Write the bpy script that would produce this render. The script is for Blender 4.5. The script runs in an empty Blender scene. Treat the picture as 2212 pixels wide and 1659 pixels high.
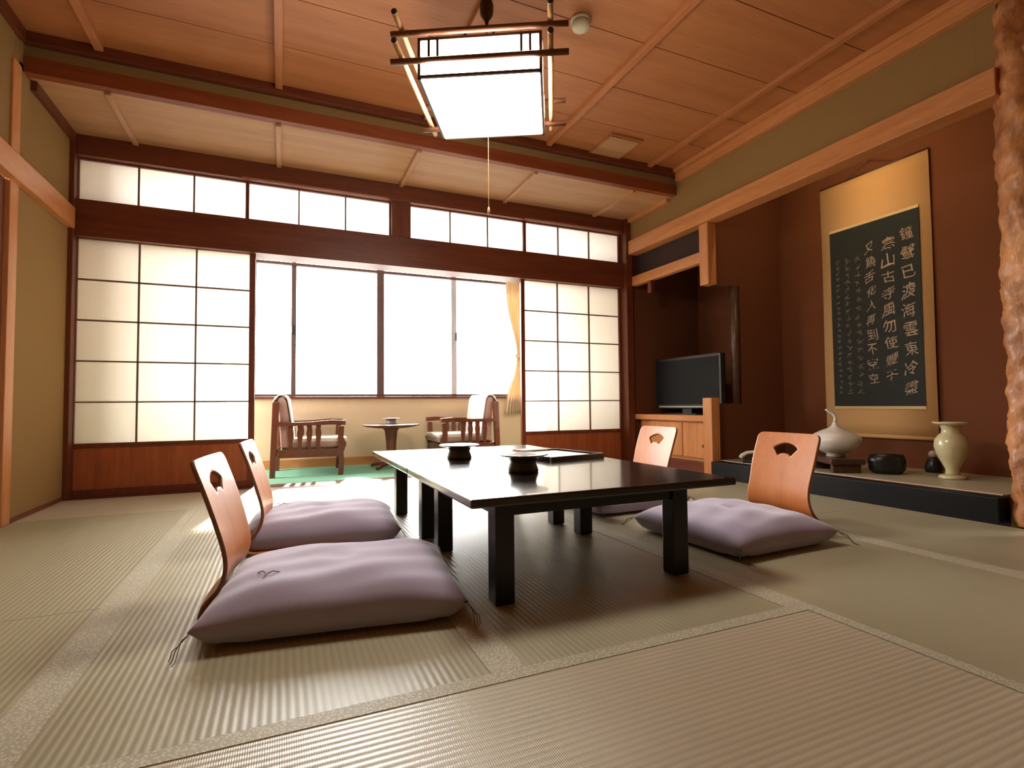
import bpy, bmesh, math, random
from mathutils import Vector, Matrix

random.seed(7)
PI = math.pi
SC = bpy.context.scene
COL = SC.collection

# ------------------------------------------------------------------ materials
def s2l(c):
    return tuple(((v / 255) / 12.92 if v / 255 <= 0.04045 else ((v / 255 + 0.055) / 1.055) ** 2.4) for v in c)

class NT:
    def __init__(self, name):
        self.m = bpy.data.materials.new(name)
        self.m.use_nodes = True
        self.t = self.m.node_tree
        self.n = self.t.nodes
        self.b = self.n.get('Principled BSDF')
        self.out = self.n.get('Material Output')
    def new(self, typ, **kw):
        n = self.n.new(typ)
        for k, v in kw.items():
            if k.startswith('i_'):
                n.inputs[k[2:].replace('_', ' ')].default_value = v
            else:
                setattr(n, k, v)
        return n
    def link(self, a, b):
        self.t.links.new(a, b)
    def math(self, op, a, b=None, clamp=False):
        n = self.n.new('ShaderNodeMath'); n.operation = op; n.use_clamp = clamp
        for i, v in enumerate((a, b)):
            if v is None: continue
            if isinstance(v, (int, float)): n.inputs[i].default_value = v
            else: self.link(v, n.inputs[i])
        return n.outputs[0]
    def mix(self, f, a, b):
        n = self.n.new('ShaderNodeMix'); n.data_type = 'RGBA'
        if isinstance(f, (int, float)): n.inputs[0].default_value = f
        else: self.link(f, n.inputs[0])
        for i, v in ((6, a), (7, b)):
            if isinstance(v, tuple): n.inputs[i].default_value = (*v[:3], 1)
            else: self.link(v, n.inputs[i])
        return n.outputs[2]
    def noise(self, vec, scale, detail=3, rough=0.55):
        n = self.n.new('ShaderNodeTexNoise')
        n.inputs['Scale'].default_value = scale; n.inputs['Detail'].default_value = detail
        n.inputs['Roughness'].default_value = rough
        if vec is not None: self.link(vec, n.inputs['Vector'])
        return n.outputs[0]
    def mapping(self, scale=(1, 1, 1), kind='Object'):
        tc = self.n.new('ShaderNodeTexCoord'); mp = self.n.new('ShaderNodeMapping')
        mp.inputs['Scale'].default_value = scale
        self.link(tc.outputs[kind], mp.inputs['Vector'])
        return mp.outputs[0]
    def bump(self, h, strength=0.2, dist=0.002):
        n = self.n.new('ShaderNodeBump')
        n.inputs['Strength'].default_value = strength; n.inputs['Distance'].default_value = dist
        self.link(h, n.inputs['Height']); self.link(n.outputs[0], self.b.inputs['Normal'])
    def set(self, **kw):
        for k, v in kw.items():
            self.b.inputs[k.replace('_', ' ')].default_value = v
        return self

def plain(name, col, rough=0.6, var=0.12, scale=30, bump=0.0, spec=0.5, coat=0.0):
    m = NT(name)
    v = m.mapping()
    f = m.noise(v, scale, 4)
    c = m.mix(f, tuple(x * (1 - var) for x in col), tuple(min(1, x * (1 + var)) for x in col))
    m.link(c, m.b.inputs['Base Color'])
    m.set(Roughness=rough, Specular_IOR_Level=spec, Coat_Weight=coat, Coat_Roughness=0.06)
    if bump: m.bump(f, bump, 0.003)
    return m.m

def wood(name, c1, c2, axis='Z', rough=0.45, ring=18, coat=0.0, spec=0.4, fine=1.0):
    m = NT(name)
    k = {'X': (0.08, 1, 1), 'Y': (1, 0.08, 1), 'Z': (1, 1, 0.06)}[axis]
    v = m.mapping(tuple(x * 1.0 for x in k))
    big = m.noise(v, ring, 4, 0.6)
    fin = m.noise(v, ring * 9, 2, 0.5)
    r = m.new('ShaderNodeValToRGB')
    r.color_ramp.elements[0].position = 0.32; r.color_ramp.elements[1].position = 0.68
    r.color_ramp.elements[0].color = (*c1, 1); r.color_ramp.elements[1].color = (*c2, 1)
    mixv = m.math('ADD', m.math('MULTIPLY', big, 0.65), m.math('MULTIPLY', fin, 0.35 * fine))
    m.link(mixv, r.inputs[0])
    m.link(r.outputs[0], m.b.inputs['Base Color'])
    m.set(Roughness=rough, Specular_IOR_Level=spec, Coat_Weight=coat, Coat_Roughness=0.08)
    m.bump(fin, 0.08, 0.001)
    return m.m

def tatami(name, along, c_lo, c_hi):
    m = NT(name)
    g = m.new('ShaderNodeNewGeometry')
    sp = m.new('ShaderNodeSeparateXYZ'); m.link(g.outputs['Position'], sp.inputs[0])
    across = sp.outputs[1] if along == 'X' else sp.outputs[0]
    run = sp.outputs[0] if along == 'X' else sp.outputs[1]
    wob = m.noise(g.outputs['Position'], 6, 2)
    a = m.math('ADD', m.math('MULTIPLY', across, 2 * PI / 0.0172), m.math('MULTIPLY', wob, 0.9))
    s = m.math('SINE', a)
    h = m.math('ADD', m.math('MULTIPLY', s, 0.5), 0.5)
    # stems of rush crossing the ridges
    st = m.math('SINE', m.math('MULTIPLY', run, 2 * PI / 0.004))
    mp = m.new('ShaderNodeMapping')
    mp.inputs['Scale'].default_value = (1.2, 60, 1) if along == 'X' else (60, 1.2, 1)
    m.link(g.outputs['Position'], mp.inputs['Vector'])
    str_ = m.noise(mp.outputs[0], 3, 3)
    f = m.math('ADD', m.math('MULTIPLY', m.math('POWER', h, 0.45), 0.75), m.math('MULTIPLY', str_, 0.35), True)
    c = m.mix(f, c_lo, c_hi)
    patch = m.noise(g.outputs['Position'], 1.7, 2)
    c = m.mix(m.math('MULTIPLY', patch, 0.35), c, tuple(x * 0.8 for x in c_hi))
    m.link(c, m.b.inputs['Base Color'])
    m.set(Roughness=0.37, Specular_IOR_Level=0.6)
    m.bump(m.math('ADD', h, m.math('MULTIPLY', st, 0.12)), 0.36 if along == 'X' else 0.30, 0.0022)
    return m.m

def cloth_border(name, c1, c2):
    m = NT(name)
    v = m.mapping()
    vo = m.new('ShaderNodeTexVoronoi'); vo.inputs['Scale'].default_value = 150
    m.link(v, vo.inputs['Vector'])
    f = m.math('GREATER_THAN', vo.outputs['Distance'], 0.42)
    c = m.mix(f, c1, c2)
    m.link(c, m.b.inputs['Base Color'])
    m.set(Roughness=0.55, Specular_IOR_Level=0.35)
    m.bump(vo.outputs['Distance'], 0.15, 0.001)
    return m.m

def paper(name, col, trans=0.75):
    m = NT(name)
    v = m.mapping((1, 1, 1))
    f = m.noise(v, 26, 5, 0.65)
    c = m.mix(f, tuple(x * 0.95 for x in col), col)
    d = m.new('ShaderNodeBsdfDiffuse'); t = m.new('ShaderNodeBsdfTranslucent')
    m.link(c, d.inputs[0]); m.link(c, t.inputs[0])
    mx = m.new('ShaderNodeMixShader'); mx.inputs[0].default_value = trans
    m.link(d.outputs[0], mx.inputs[1]); m.link(t.outputs[0], mx.inputs[2])
    m.link(mx.outputs[0], m.out.inputs[0])
    return m.m

def emitter(name, col, strength):
    m = NT(name)
    v = m.mapping()
    f = m.noise(v, 40, 3)
    c = m.mix(f, tuple(x * 0.96 for x in col), col)
    m.link(c, m.b.inputs['Emission Color'])
    m.set(Base_Color=(*col, 1), Emission_Strength=strength, Roughness=0.6)
    return m.m

def pane(name):
    m = NT(name)
    tr = m.new('ShaderNodeBsdfTransparent'); gl = m.new('ShaderNodeBsdfGlossy'); gl.inputs['Roughness'].default_value = 0.02
    fr = m.new('ShaderNodeFresnel'); fr.inputs[0].default_value = 1.3
    mx = m.new('ShaderNodeMixShader')
    m.link(fr.outputs[0], mx.inputs[0]); m.link(tr.outputs[0], mx.inputs[1]); m.link(gl.outputs[0], mx.inputs[2])
    m.link(mx.outputs[0], m.out.inputs[0])
    return m.m

RED1, RED2 = (0.10, 0.022, 0.009), (0.19, 0.048, 0.019)
ORG1, ORG2 = (0.46, 0.17, 0.055), (0.68, 0.30, 0.11)
M = {}
for ax in 'XYZ':
    M['red' + ax] = wood('red brown wood ' + ax, RED1, RED2, ax, 0.42)
    M['org' + ax] = wood('orange cedar ' + ax, ORG1, ORG2, ax, 0.42)
M['kick'] = wood('shoji kickboard wood', (0.27, 0.062, 0.019), (0.42, 0.115, 0.038), 'Z', 0.4, 30)
M['lattice'] = wood('shoji lattice wood', (0.13, 0.075, 0.045), (0.20, 0.12, 0.07), 'Z', 0.6)
M['ceil'] = wood('cedar ceiling board', (0.36, 0.125, 0.042), (0.49, 0.195, 0.072), 'X', 0.5, 10)
M['ceil2'] = wood('pale ceiling board', (0.41, 0.215, 0.10), (0.56, 0.315, 0.155), 'X', 0.5, 10)
M['ceilY'] = wood('cedar ceiling batten', (0.38, 0.13, 0.045), (0.52, 0.21, 0.08), 'Y', 0.45, 14)
M['ceil2Y'] = wood('pale ceiling batten', (0.42, 0.21, 0.10), (0.56, 0.31, 0.155), 'Y', 0.45, 14)
M['beam'] = wood('red cedar beam', (0.18, 0.036, 0.010), (0.30, 0.075, 0.022), 'X', 0.42)
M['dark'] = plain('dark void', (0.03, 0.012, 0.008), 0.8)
M['plaster'] = plain('olive sand plaster', (0.29, 0.172, 0.062), 0.9, 0.10, 120, 0.25, 0.2)
M['brownwall'] = plain('brown sand plaster', (0.15, 0.050, 0.020), 0.9, 0.10, 120, 0.2, 0.2)
M['cream'] = plain('cream wallpaper', (0.74, 0.56, 0.36), 0.85, 0.08, 60, 0.1, 0.2)
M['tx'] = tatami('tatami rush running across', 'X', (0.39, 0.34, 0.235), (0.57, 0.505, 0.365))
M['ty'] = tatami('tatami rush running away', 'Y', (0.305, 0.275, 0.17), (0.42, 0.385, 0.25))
M['heri'] = cloth_border('tatami border cloth', (0.60, 0.555, 0.42), (0.42, 0.39, 0.28))
M['carpet'] = plain('green carpet', (0.28, 0.58, 0.40), 0.95, 0.2, 300, 0.4, 0.1)
M['lacq'] = plain('black brown lacquer', (0.012, 0.007, 0.006), 0.2, 0.2, 12, 0, 0.6, 0.5)
M['lacqleg'] = plain('black table leg lacquer', (0.010, 0.006, 0.0055), 0.3, 0.2, 12, 0, 0.4)
M['kam'] = plain('black lacquer sill', (0.005, 0.005, 0.005), 0.5, 0.2, 12, 0, 0.2)
M['cush'] = plain('mauve grey cotton', (0.37, 0.315, 0.415), 0.85, 0.08, 260, 0.25, 0.25)
for _n in ('Sheen Weight',): M['cush'].node_tree.nodes['Principled BSDF'].inputs[_n].default_value = 0.55
M['cush'].node_tree.nodes['Principled BSDF'].inputs['Sheen Roughness'].default_value = 0.35
M['thread'] = plain('dark thread', (0.05, 0.035, 0.04), 0.8)
M['zaisu'] = wood('bent plywood veneer', (0.44, 0.13, 0.026), (0.56, 0.19, 0.046), 'Z', 0.42, 14, 0.08)
M['zedge'] = wood('bent plywood edge', (0.20, 0.08, 0.035), (0.30, 0.13, 0.06), 'Z', 0.5)
M['armw'] = wood('armchair wood', (0.11, 0.028, 0.011), (0.18, 0.050, 0.020), 'Z', 0.38, 18, 0.2)
M['armc'] = plain('dusty pink upholstery', (0.50, 0.33, 0.30), 0.9, 0.12, 120, 0.2, 0.2)
M['white'] = plain('white cotton cover', (0.82, 0.78, 0.72), 0.9, 0.04, 80, 0.1, 0.2)
M['alu'] = plain('bronze window frame', (0.10, 0.055, 0.045), 0.5, 0.15, 20, 0, 0.4)
M['alul'] = plain('pale window frame', (0.50, 0.47, 0.48), 0.45, 0.1, 20)
M['paper'] = paper('shoji paper', (0.96, 0.92, 0.85), 0.72)
M['paper2'] = paper('transom paper', (0.99, 0.97, 0.94), 0.92)
M['glass'] = pane('window glass')
M['curtain'] = paper('tan curtain fabric', (0.80, 0.66, 0.46), 0.35)
M['lamp'] = emitter('glowing lamp paper', (1.0, 0.95, 0.85), 10.0)
M['tube'] = emitter('warm lamp tube', (1.0, 0.78, 0.48), 14.0)
M['bamboo'] = wood('pale lamp stick', (0.50, 0.25, 0.10), (0.68, 0.40, 0.19), 'Y', 0.4)
M['bamdark'] = wood('brown lamp stick', (0.15, 0.06, 0.03), (0.25, 0.10, 0.05), 'X', 0.45)
M['lampfr'] = wood('lamp frame wood', (0.05, 0.025, 0.016), (0.09, 0.045, 0.028), 'X', 0.5)
M['black'] = plain('black plastic', (0.012, 0.012, 0.013), 0.35)
M['screen'] = plain('dark screen glass', (0.006, 0.006, 0.007), 0.5, 0.05, 5, 0, 0.15)
M['grey'] = plain('grey green plastic', (0.35, 0.38, 0.33), 0.4)
M['ivory'] = plain('ivory plastic', (0.62, 0.60, 0.45), 0.45)
M['scroll'] = plain('ochre silk mount', (0.66, 0.40, 0.17), 0.8, 0.07, 200, 0.1, 0.2)
M['scrollb'] = plain('pale brocade strip', (0.66, 0.48, 0.25), 0.8, 0.2, 150, 0.1, 0.2)
M['ink'] = plain('black rubbing paper', (0.022, 0.025, 0.022), 0.75, 0.3, 60, 0.1, 0.3)
M['chalk'] = plain('pale rubbed strokes', (0.42, 0.30, 0.20), 0.85, 0.3, 90)
M['chalk2'] = plain('faint rubbed strokes', (0.20, 0.155, 0.11), 0.85, 0.4, 90)
M['porc'] = plain('white glazed porcelain', (0.70, 0.66, 0.60), 0.22, 0.04, 10, 0, 0.5, 0.2)
M['onyx'] = plain('cream onyx stone', (0.62, 0.55, 0.33), 0.2, 0.22, 9, 0, 0.5, 0.3)
M['darkwood'] = wood('dark carved wood', (0.05, 0.022, 0.012), (0.11, 0.05, 0.028), 'X', 0.35)
M['clay'] = plain('dark brown stoneware', (0.055, 0.042, 0.030), 0.35, 0.3, 40, 0.1)
M['steel'] = plain('grey glazed rim', (0.25, 0.26, 0.27), 0.15, 0.3, 30)
M['pinkball'] = plain('pale pink knob', (0.55, 0.40, 0.36), 0.5)
M['card'] = plain('pale brown card', (0.55, 0.36, 0.26), 0.6)
M['matfloor'] = plain('under floor board', (0.30, 0.24, 0.14), 0.8)

def burl():
    m = NT('rugged bark burl wood')
    v = m.mapping((1, 1, 0.55))
    a = m.noise(v, 26, 6, 0.7)
    b = m.noise(v, 5, 3, 0.5)
    r = m.new('ShaderNodeValToRGB')
    r.color_ramp.elements[0].position = 0.30; r.color_ramp.elements[1].position = 0.70
    r.color_ramp.elements[0].color = (0.16, 0.03, 0.008, 1); r.color_ramp.elements[1].color = (0.80, 0.36, 0.12, 1)
    m.link(m.math('ADD', m.math('MULTIPLY', a, 0.55), m.math('MULTIPLY', b, 0.45)), r.inputs[0])
    m.link(r.outputs[0], m.b.inputs['Base Color'])
    m.set(Roughness=0.42, Coat_Weight=0.15, Coat_Roughness=0.2)
    m.bump(a, 0.7, 0.012)
    return m.m
M['burl'] = burl()

# ------------------------------------------------------------------ geometry helpers
def box(bm, x0, x1, y0, y1, z0, z1, bev=0.0, mtx=None):
    r = bmesh.ops.create_cube(bm, size=1.0)
    vs = r['verts']
    for v in vs:
        v.co = Vector(((x0 + x1) / 2 + v.co.x * (x1 - x0), (y0 + y1) / 2 + v.co.y * (y1 - y0), (z0 + z1) / 2 + v.co.z * (z1 - z0)))
    if bev > 0:
        es = list({e for v in vs for e in v.link_edges})
        g = bmesh.ops.bevel(bm, geom=es, offset=bev, segments=2, affect='EDGES', profile=0.6)
        vs = list(set(g['verts']) | {v for v in vs if v.is_valid})
    if mtx is not None:
        bmesh.ops.transform(bm, matrix=mtx, verts=[v for v in vs if v.is_valid])
    return bm

def B(*boxes, bev=0.0):
    bm = bmesh.new()
    for b in boxes: box(bm, *b, bev=bev)
    return bm

def tube(bm, pts, rad, n=10, cap=True):
    pts = [Vector(p) for p in pts]
    rads = rad if isinstance(rad, (list, tuple)) else [rad] * len(pts)
    rings = []
    prev = None
    for i, p in enumerate(pts):
        d = (pts[min(i + 1, len(pts) - 1)] - pts[max(i - 1, 0)]).normalized()
        if prev is None:
            up = Vector((0, 0, 1)) if abs(d.z) < 0.9 else Vector((1, 0, 0))
            u = d.cross(up).normalized()
        else:
            u = (prev - d * prev.dot(d)).normalized()
        prev = u
        w = d.cross(u)
        rings.append([bm.verts.new(p + (u * math.cos(2 * PI * k / n) + w * math.sin(2 * PI * k / n)) * rads[i]) for k in range(n)])
    for a, b in zip(rings, rings[1:]):
        for k in range(n):
            bm.faces.new((a[k], a[(k + 1) % n], b[(k + 1) % n], b[k]))
    if cap:
        bm.faces.new(rings[0][::-1]); bm.faces.new(rings[-1])
    return bm

def lathe(bm, prof, n=40, c=(0, 0, 0), cap=True):
    rings = []
    for r, z in prof:
        rings.append([bm.verts.new((c[0] + r * math.cos(2 * PI * k / n), c[1] + r * math.sin(2 * PI * k / n), c[2] + z)) for k in range(n)])
    for a, b in zip(rings, rings[1:]):
        for k in range(n):
            bm.faces.new((a[k], a[(k + 1) % n], b[(k + 1) % n], b[k]))
    if cap:
        bm.faces.new(rings[0][::-1]); bm.faces.new(rings[-1])
    return bm

def obj(name, bm, mat, parent=None, smooth=False):
    me = bpy.data.meshes.new(name)
    bmesh.ops.recalc_face_normals(bm, faces=bm.faces[:])
    bm.to_mesh(me); bm.free()
    if smooth:
        for p in me.polygons: p.use_smooth = True
    me.materials.append(mat)
    o = bpy.data.objects.new(name, me)
    COL.objects.link(o)
    if parent is not None: o.parent = parent
    return o

def tag(o, label=None, cat=None, group=None, kind=None):
    if label: o['label'] = label
    if cat: o['category'] = cat
    if group: o['group'] = group
    if kind: o['kind'] = kind
    return o

def thing(name, label, cat, loc=(0, 0, 0), rz=0.0, group=None, kind=None):
    o = bpy.data.objects.new(name, None)
    o.empty_display_size = 0.05
    COL.objects.link(o)
    o.location = loc; o.rotation_euler = (0, 0, rz)
    return tag(o, label, cat, group, kind)

def struct(name, bm, mat, label, cat, smooth=False):
    return tag(obj(name, bm, mat, None, smooth), label, cat, None, 'structure')

def copy_tree(o, parent=None):
    c = o.copy(); COL.objects.link(c)
    if parent is not None: c.parent = parent
    for ch in [x for x in COL.objects if x.parent == o and x != c]:
        copy_tree(ch, c)
    return c

# ------------------------------------------------------------------ layout numbers (metres)
YS = 4.444            # room face of the shoji wall
YW = 5.65             # window wall
XL = -1.335           # left wall face
XR = 3.25             # right wall face
ZC = 2.70             # main ceiling
ZS = 2.49             # lower ceiling strip
YB = -1.6             # wall behind

# ------------------------------------------------------------------ floor and tatami
struct('floor', B((XL - .1, 4.3, YB - .1, 4.56, -0.16, -0.051)), M['matfloor'], 'wooden sub floor under the tatami mats', 'floor')
struct('floor.001', B((XL - .1, 3.4, 4.56, YW + .15, -0.16, 0.0)), M['carpet'], 'green carpeted floor of the window bay behind the shoji', 'floor')

def mat_(x0, x1, y0, y1, along, label, lo=True, hi=True):
    t = thing('tatami_mat', label, 'tatami mat', (0, 0, -0.05), 0, 'tatami mats of the room floor')
    bm = B((x0 + .0012, x1 - .0012, y0 + .0012, y1 - .0012, 0, 0.0485))
    obj('rush_cover', bm, M['tx' if along == 'X' else 'ty'], t)
    w = 0.043
    for s, ok in ((0, lo), (1, hi)):
        if not ok: continue
        if along == 'X':
            a = (x0 + .0002, x1 - .0002, y0 + .0002, y0 + w) if s == 0 else (x0 + .0002, x1 - .0002, y1 - w, y1 - .0002)
        else:
            a = (x0 + .0002, x0 + w, y0 + .0002, y1 - .0002) if s == 0 else (x1 - w, x1 - .0002, y0 + .0002, y1 - .0002)
        obj('border', B((*a, 0.0485, 0.0500)), M['heri'], t)
    return t
mat_(-.46, 1.42, 0.155, 1.140, 'X', 'tatami mat nearest the viewer, ridges running across the picture')
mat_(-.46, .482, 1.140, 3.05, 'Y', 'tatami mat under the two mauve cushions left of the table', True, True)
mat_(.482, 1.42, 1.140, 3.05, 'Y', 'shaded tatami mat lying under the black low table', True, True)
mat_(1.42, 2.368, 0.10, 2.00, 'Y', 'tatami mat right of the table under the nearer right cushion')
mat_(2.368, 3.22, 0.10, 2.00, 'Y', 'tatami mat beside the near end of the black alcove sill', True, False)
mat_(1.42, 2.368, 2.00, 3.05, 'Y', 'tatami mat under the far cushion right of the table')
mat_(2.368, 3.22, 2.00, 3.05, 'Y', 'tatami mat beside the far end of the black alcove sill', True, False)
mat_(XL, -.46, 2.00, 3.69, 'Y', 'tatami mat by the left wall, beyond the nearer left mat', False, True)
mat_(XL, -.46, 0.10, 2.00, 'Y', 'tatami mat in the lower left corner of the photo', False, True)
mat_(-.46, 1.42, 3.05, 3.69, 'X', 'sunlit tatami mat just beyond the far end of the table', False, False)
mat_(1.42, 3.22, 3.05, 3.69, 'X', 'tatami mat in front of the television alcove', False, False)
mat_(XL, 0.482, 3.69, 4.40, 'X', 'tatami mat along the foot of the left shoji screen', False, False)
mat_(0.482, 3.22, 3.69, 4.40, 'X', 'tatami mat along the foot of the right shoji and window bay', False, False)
struct('trim_1', B((XL, XR, 4.40, 4.56, -.05, 0.0)), M['redX'], 'wooden threshold track under the shoji screens', 'threshold')

# ------------------------------------------------------------------ ceiling
bm = bmesh.new()
js = [3.70, 3.262, 2.85, 2.425, 1.97, 1.53, 1.10, .67, .24, -.19, -.62, -1.05, -1.6]
for a, b in zip(js, js[1:]):
    box(bm, XL - .02, XR + .02, b + .003, a - .003, ZC, ZC + .012)
ceil = struct('ceiling', bm, M['ceil'], 'cedar board ceiling of the main room', 'ceiling')
obj('ceiling_backing', B((XL - .1, XR + .1, YB - .1, 3.75, ZC + .013, ZC + .05)), M['dark'], ceil)
for x in (-.985, -.035, .945, 1.935, 2.925):
    obj('ceiling_batten', B((x - .022, x + .022, YB, 3.70, ZC - .032, ZC), bev=.004), M['ceilY'], ceil)
low = struct('ceiling.001', B((XL - .02, XR + .05, 3.762, YS + .02, ZS, ZS + .015)), M['ceil2'], 'lower pale ceiling strip in front of the shoji wall', 'ceiling')
obj('ceiling_backing', B((XL - .1, XR + .1, 3.82, YS + .1, ZS + .016, ZS + .05)), M['dark'], low)
for x in (-.966, -.038, .915, 1.87, 2.835):
    obj('ceiling_batten', B((x - .017, x + .017, 3.764, YS - .013, ZS - .022, ZS), bev=.003), M['ceil2Y'], low)
# drop between the two ceilings
struct('trim_2', B((XL, XR + .02, 3.70, 3.762, 2.482, 2.575), bev=.004), M['beam'], 'long orange cedar beam crossing the ceiling before the shoji wall', 'beam')
struct('trim_3', B((XL, XR + .02, 3.665, 3.72, 2.642, ZC), bev=.004), M['redX'], 'dark moulding along the top of the ceiling drop', 'moulding')
struct('wall_drop', B((XL, XR + .02, 3.722, 3.80, 2.575, ZC + .03)), M['plaster'], 'narrow plaster band above the cross beam', 'wall')

# ------------------------------------------------------------------ left side
struct('wall_left', B((XL - .08, XL, 3.66, YS + .1, -.1, 2.52), (XL - .08, XL, YB, 3.565, 1.97, 2.75), (XL - .08, XL, YB, 1.7, -.1, 1.97), (XL - .08, XL, 3.58, 3.82, 2.484, 2.75)), M['plaster'], 'olive plaster wall on the left', 'wall')
struct('trim_4', B((XL - .08, XL - .002, 3.565, 3.66, -.05, 0.01), (XL - .08, XL + .012, 3.565, 3.66, 0.0005, 2.484), bev=.004), M['orgZ'], 'orange wooden post on the left wall at the frame edge', 'post')
struct('trim_5', B((XL - .02, XL + .040, YB, YS - .032, 1.826, 1.966), bev=.005), M['orgY'], 'orange horizontal rail across the left wall', 'rail')
struct('trim_6', B((XL, XL + .03, 3.80, YS, 2.43, ZS), bev=.003), M['redY'], 'thin ceiling moulding along the left wall', 'moulding')
struct('trim_7', B((XL, XL + .025, YB, 3.66, 2.63, ZC), bev=.003), M['redY'], 'ceiling moulding of the main room on the left', 'moulding')
struct('baseboard_left', B((XL, XL + .011, 3.66, 4.40, 0, .022)), M['redY'], 'thin wooden baseboard under the left plaster wall', 'baseboard')
d = thing('door_1', 'dark red edged sliding door at the far left frame edge', 'door', kind='structure')
obj('door_panel', B((XL - .045, XL - .02, 1.72, 3.56, .03, 1.79)), M['plaster'], d)
obj('door_frame', B((XL - .05, XL - .01, 3.51, 3.564, 0, 1.822), (XL - .05, XL - .01, 1.70, 1.75, 0, 1.822), (XL - .05, XL - .002, 1.70, 3.565, -.05, .04), (XL - .05, XL - .01, 1.75, 3.52, 1.78, 1.822), bev=.003), M['redZ'], d)
struct('wall_back', B((XL - .08, 4.3, YB - .1, YB, -.05, 2.75)), M['plaster'], 'plaster wall behind the viewer', 'wall')

# ------------------------------------------------------------------ shoji wall
struct('trim_8', B((XL, XL + .028, YS - .03, YS + .12, 0, ZS), bev=.003), M['redZ'], 'red brown corner post left of the shoji', 'post')
struct('trim_9', B((3.192, XR + .02, YS - .05, YS + .12, 0, ZS), bev=.004), M['redZ'], 'red brown corner post right of the shoji', 'post')
struct('trim_10', B((XL + .028, 3.192, YS, YS + .2, 1.789, 2.046), bev=.004), M['redX'], 'deep red brown lintel above the shoji opening', 'lintel')
struct('trim_11', B((XL + .028, 3.192, YS - .012, YS + .12, 2.348, ZS), bev=.004), M['redX'], 'red brown header board above the transom screens', 'header')
struct('trim_12', B((.838, 1.0, YS - .004, YS + .12, 2.046, 2.348), bev=.004), M['redZ'], 'short red brown post between the middle transom screens', 'post')
struct('trim_13', B((-.295, .815, YS - .024, YS - .012, 2.352, 2.364), (2.08, 3.17, YS - .024, YS - .012, 2.352, 2.364), bev=.002), M['beam'], 'thin guide rails under the header board', 'rail')

def screen(name, x0, x1, z0, z1, nv, rows, label, cat, y0, group, kick=None, left=.03, right=.03, pmat='paper'):
    t = thing(name, label, cat, ((x0 + x1) / 2, y0, z0), 0, group)
    w = (x1 - x0) / 2; H = z1 - z0
    ft = .018
    fr = [(-w, -w + left, 0, .032, 0, H), (w - right, w, 0, .032, 0, H), (-w + left, w - right, 0, .032, H - ft, H)]
    if kick is None:
        fr.append((-w + left, w - right, 0, .032, 0, ft)); zb = ft
    else:
        fr.append((-w + left, w - right, 0, .032, 0, .05)); fr.append((-w + left, w - right, 0, .032, kick - .03, kick)); zb = kick
    obj('frame', B(*fr, bev=.002), M['redZ'], t)
    if kick is not None:
        obj('kickboard', B((-w + left - .005, w - right + .005, .010, .022, .045, kick - .025)), M['kick'], t)
    lb = []
    X0, X1 = -w + left, w - right
    for i in range(1, nv):
        x = X0 + (X1 - X0) * i / nv
        lb.append((x - .0052, x + .0052, .006, .022, zb, H - ft))
    for i in range(1, rows):
        z = zb + (H - ft - zb) * i / rows
        lb.append((X0, X1, .006, .0215, z - .0052, z + .0052))
    if rows == 1:
        for q in lb: obj('lattice_bar', B(q), M['lattice'], t)
    else: obj('lattice', B(*lb), M['lattice'], t)
    obj('paper', B((X0 - .004, X1 + .004, .0222, .0232, zb - .004, H - ft + .004)), M[pmat], t)
    return t
sg = 'shoji screens closing the window bay'
screen('shoji_screen', -1.338 + .03, -.196, 0.0, 1.789 + .015, 3, 5, 'translucent shoji screen left of the big window, with red brown kickboard', 'shoji screen', YS + .05, sg, .366, .005, .042)
screen('shoji_screen', 2.058, 3.195, 0.0, 1.789 + .015, 3, 5, 'translucent shoji screen right of the big window, beside the alcove', 'shoji screen', YS + .05, sg, .352, .039, .03)
tg = 'paper transom screens above the lintel'
for (a, b, l, r, lab) in ((-1.306, -.258, .004, .012, 'leftmost paper transom screen, directly above the left shoji'),
                          (-.258, .838, .012, .012, 'paper transom screen left of the short middle post'),
                          (1.0, 2.098, .008, .014, 'paper transom screen right of the short middle post'),
                          (2.098, 3.192, .015, .03, 'rightmost paper transom screen, above the right shoji')):
    screen('transom_screen', a, b, 2.04, 2.356, 3, 1, lab, 'transom screen', YS + .04, tg, None, l, r, 'paper2')

# ------------------------------------------------------------------ window bay
WX0, WX1, WZ0, WZ1 = -.27, 2.62, .725, 2.48
struct('wall_window', B((XL - .05, WX0, YW, YW + .15, 0, 2.6), (WX1, 3.4, YW, YW + .15, 0, 2.6), (WX0, WX1, YW, YW + .15, 0, WZ0 - .02), (WX0, WX1, YW, YW + .15, WZ1, 2.6)), M['cream'], 'cream papered wall under and around the big window', 'wall')
struct('wall_bay_left', B((XL - .1, XL, YS + .13, 4.70, 0, 2.6), (XL - .1, XL, 5.52, YW + .15, 0, 2.6), (XL - .1, XL, 4.70, 5.52, 0, .30), (XL - .1, XL, 4.70, 5.52, 2.48, 2.6)), M['white'], 'left end wall of the window bay', 'wall')
w2 = thing('added_side_window', 'added unseen side window that brightens the left end of the window bay', 'window', (XL - .05, 5.11, 0), kind='structure')  # added opening, out of view, to brighten the left transoms and shoji
obj('window_frame', B((-.03, .03, -.41, -.38, .30, 2.48), (-.03, .03, .38, .41, .30, 2.48), (-.03, .03, -.38, .38, .30, .33), (-.03, .03, -.38, .38, 2.45, 2.48), bev=.002), M['alu'], w2)
obj('glass_pane', B((-.003, .003, -.38, .38, .33, 2.45)), M['glass'], w2)
struct('wall_bay_right', B((3.2, 3.3, YS + .13, YW + .15, 0, 2.6)), M['white'], 'right end wall of the window bay', 'wall')
struct('ceiling.002', B((XL - .1, 3.3, YS + .125, YW + .15, 2.56, 2.62)), M['white'], 'ceiling of the window bay', 'ceiling')
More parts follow.
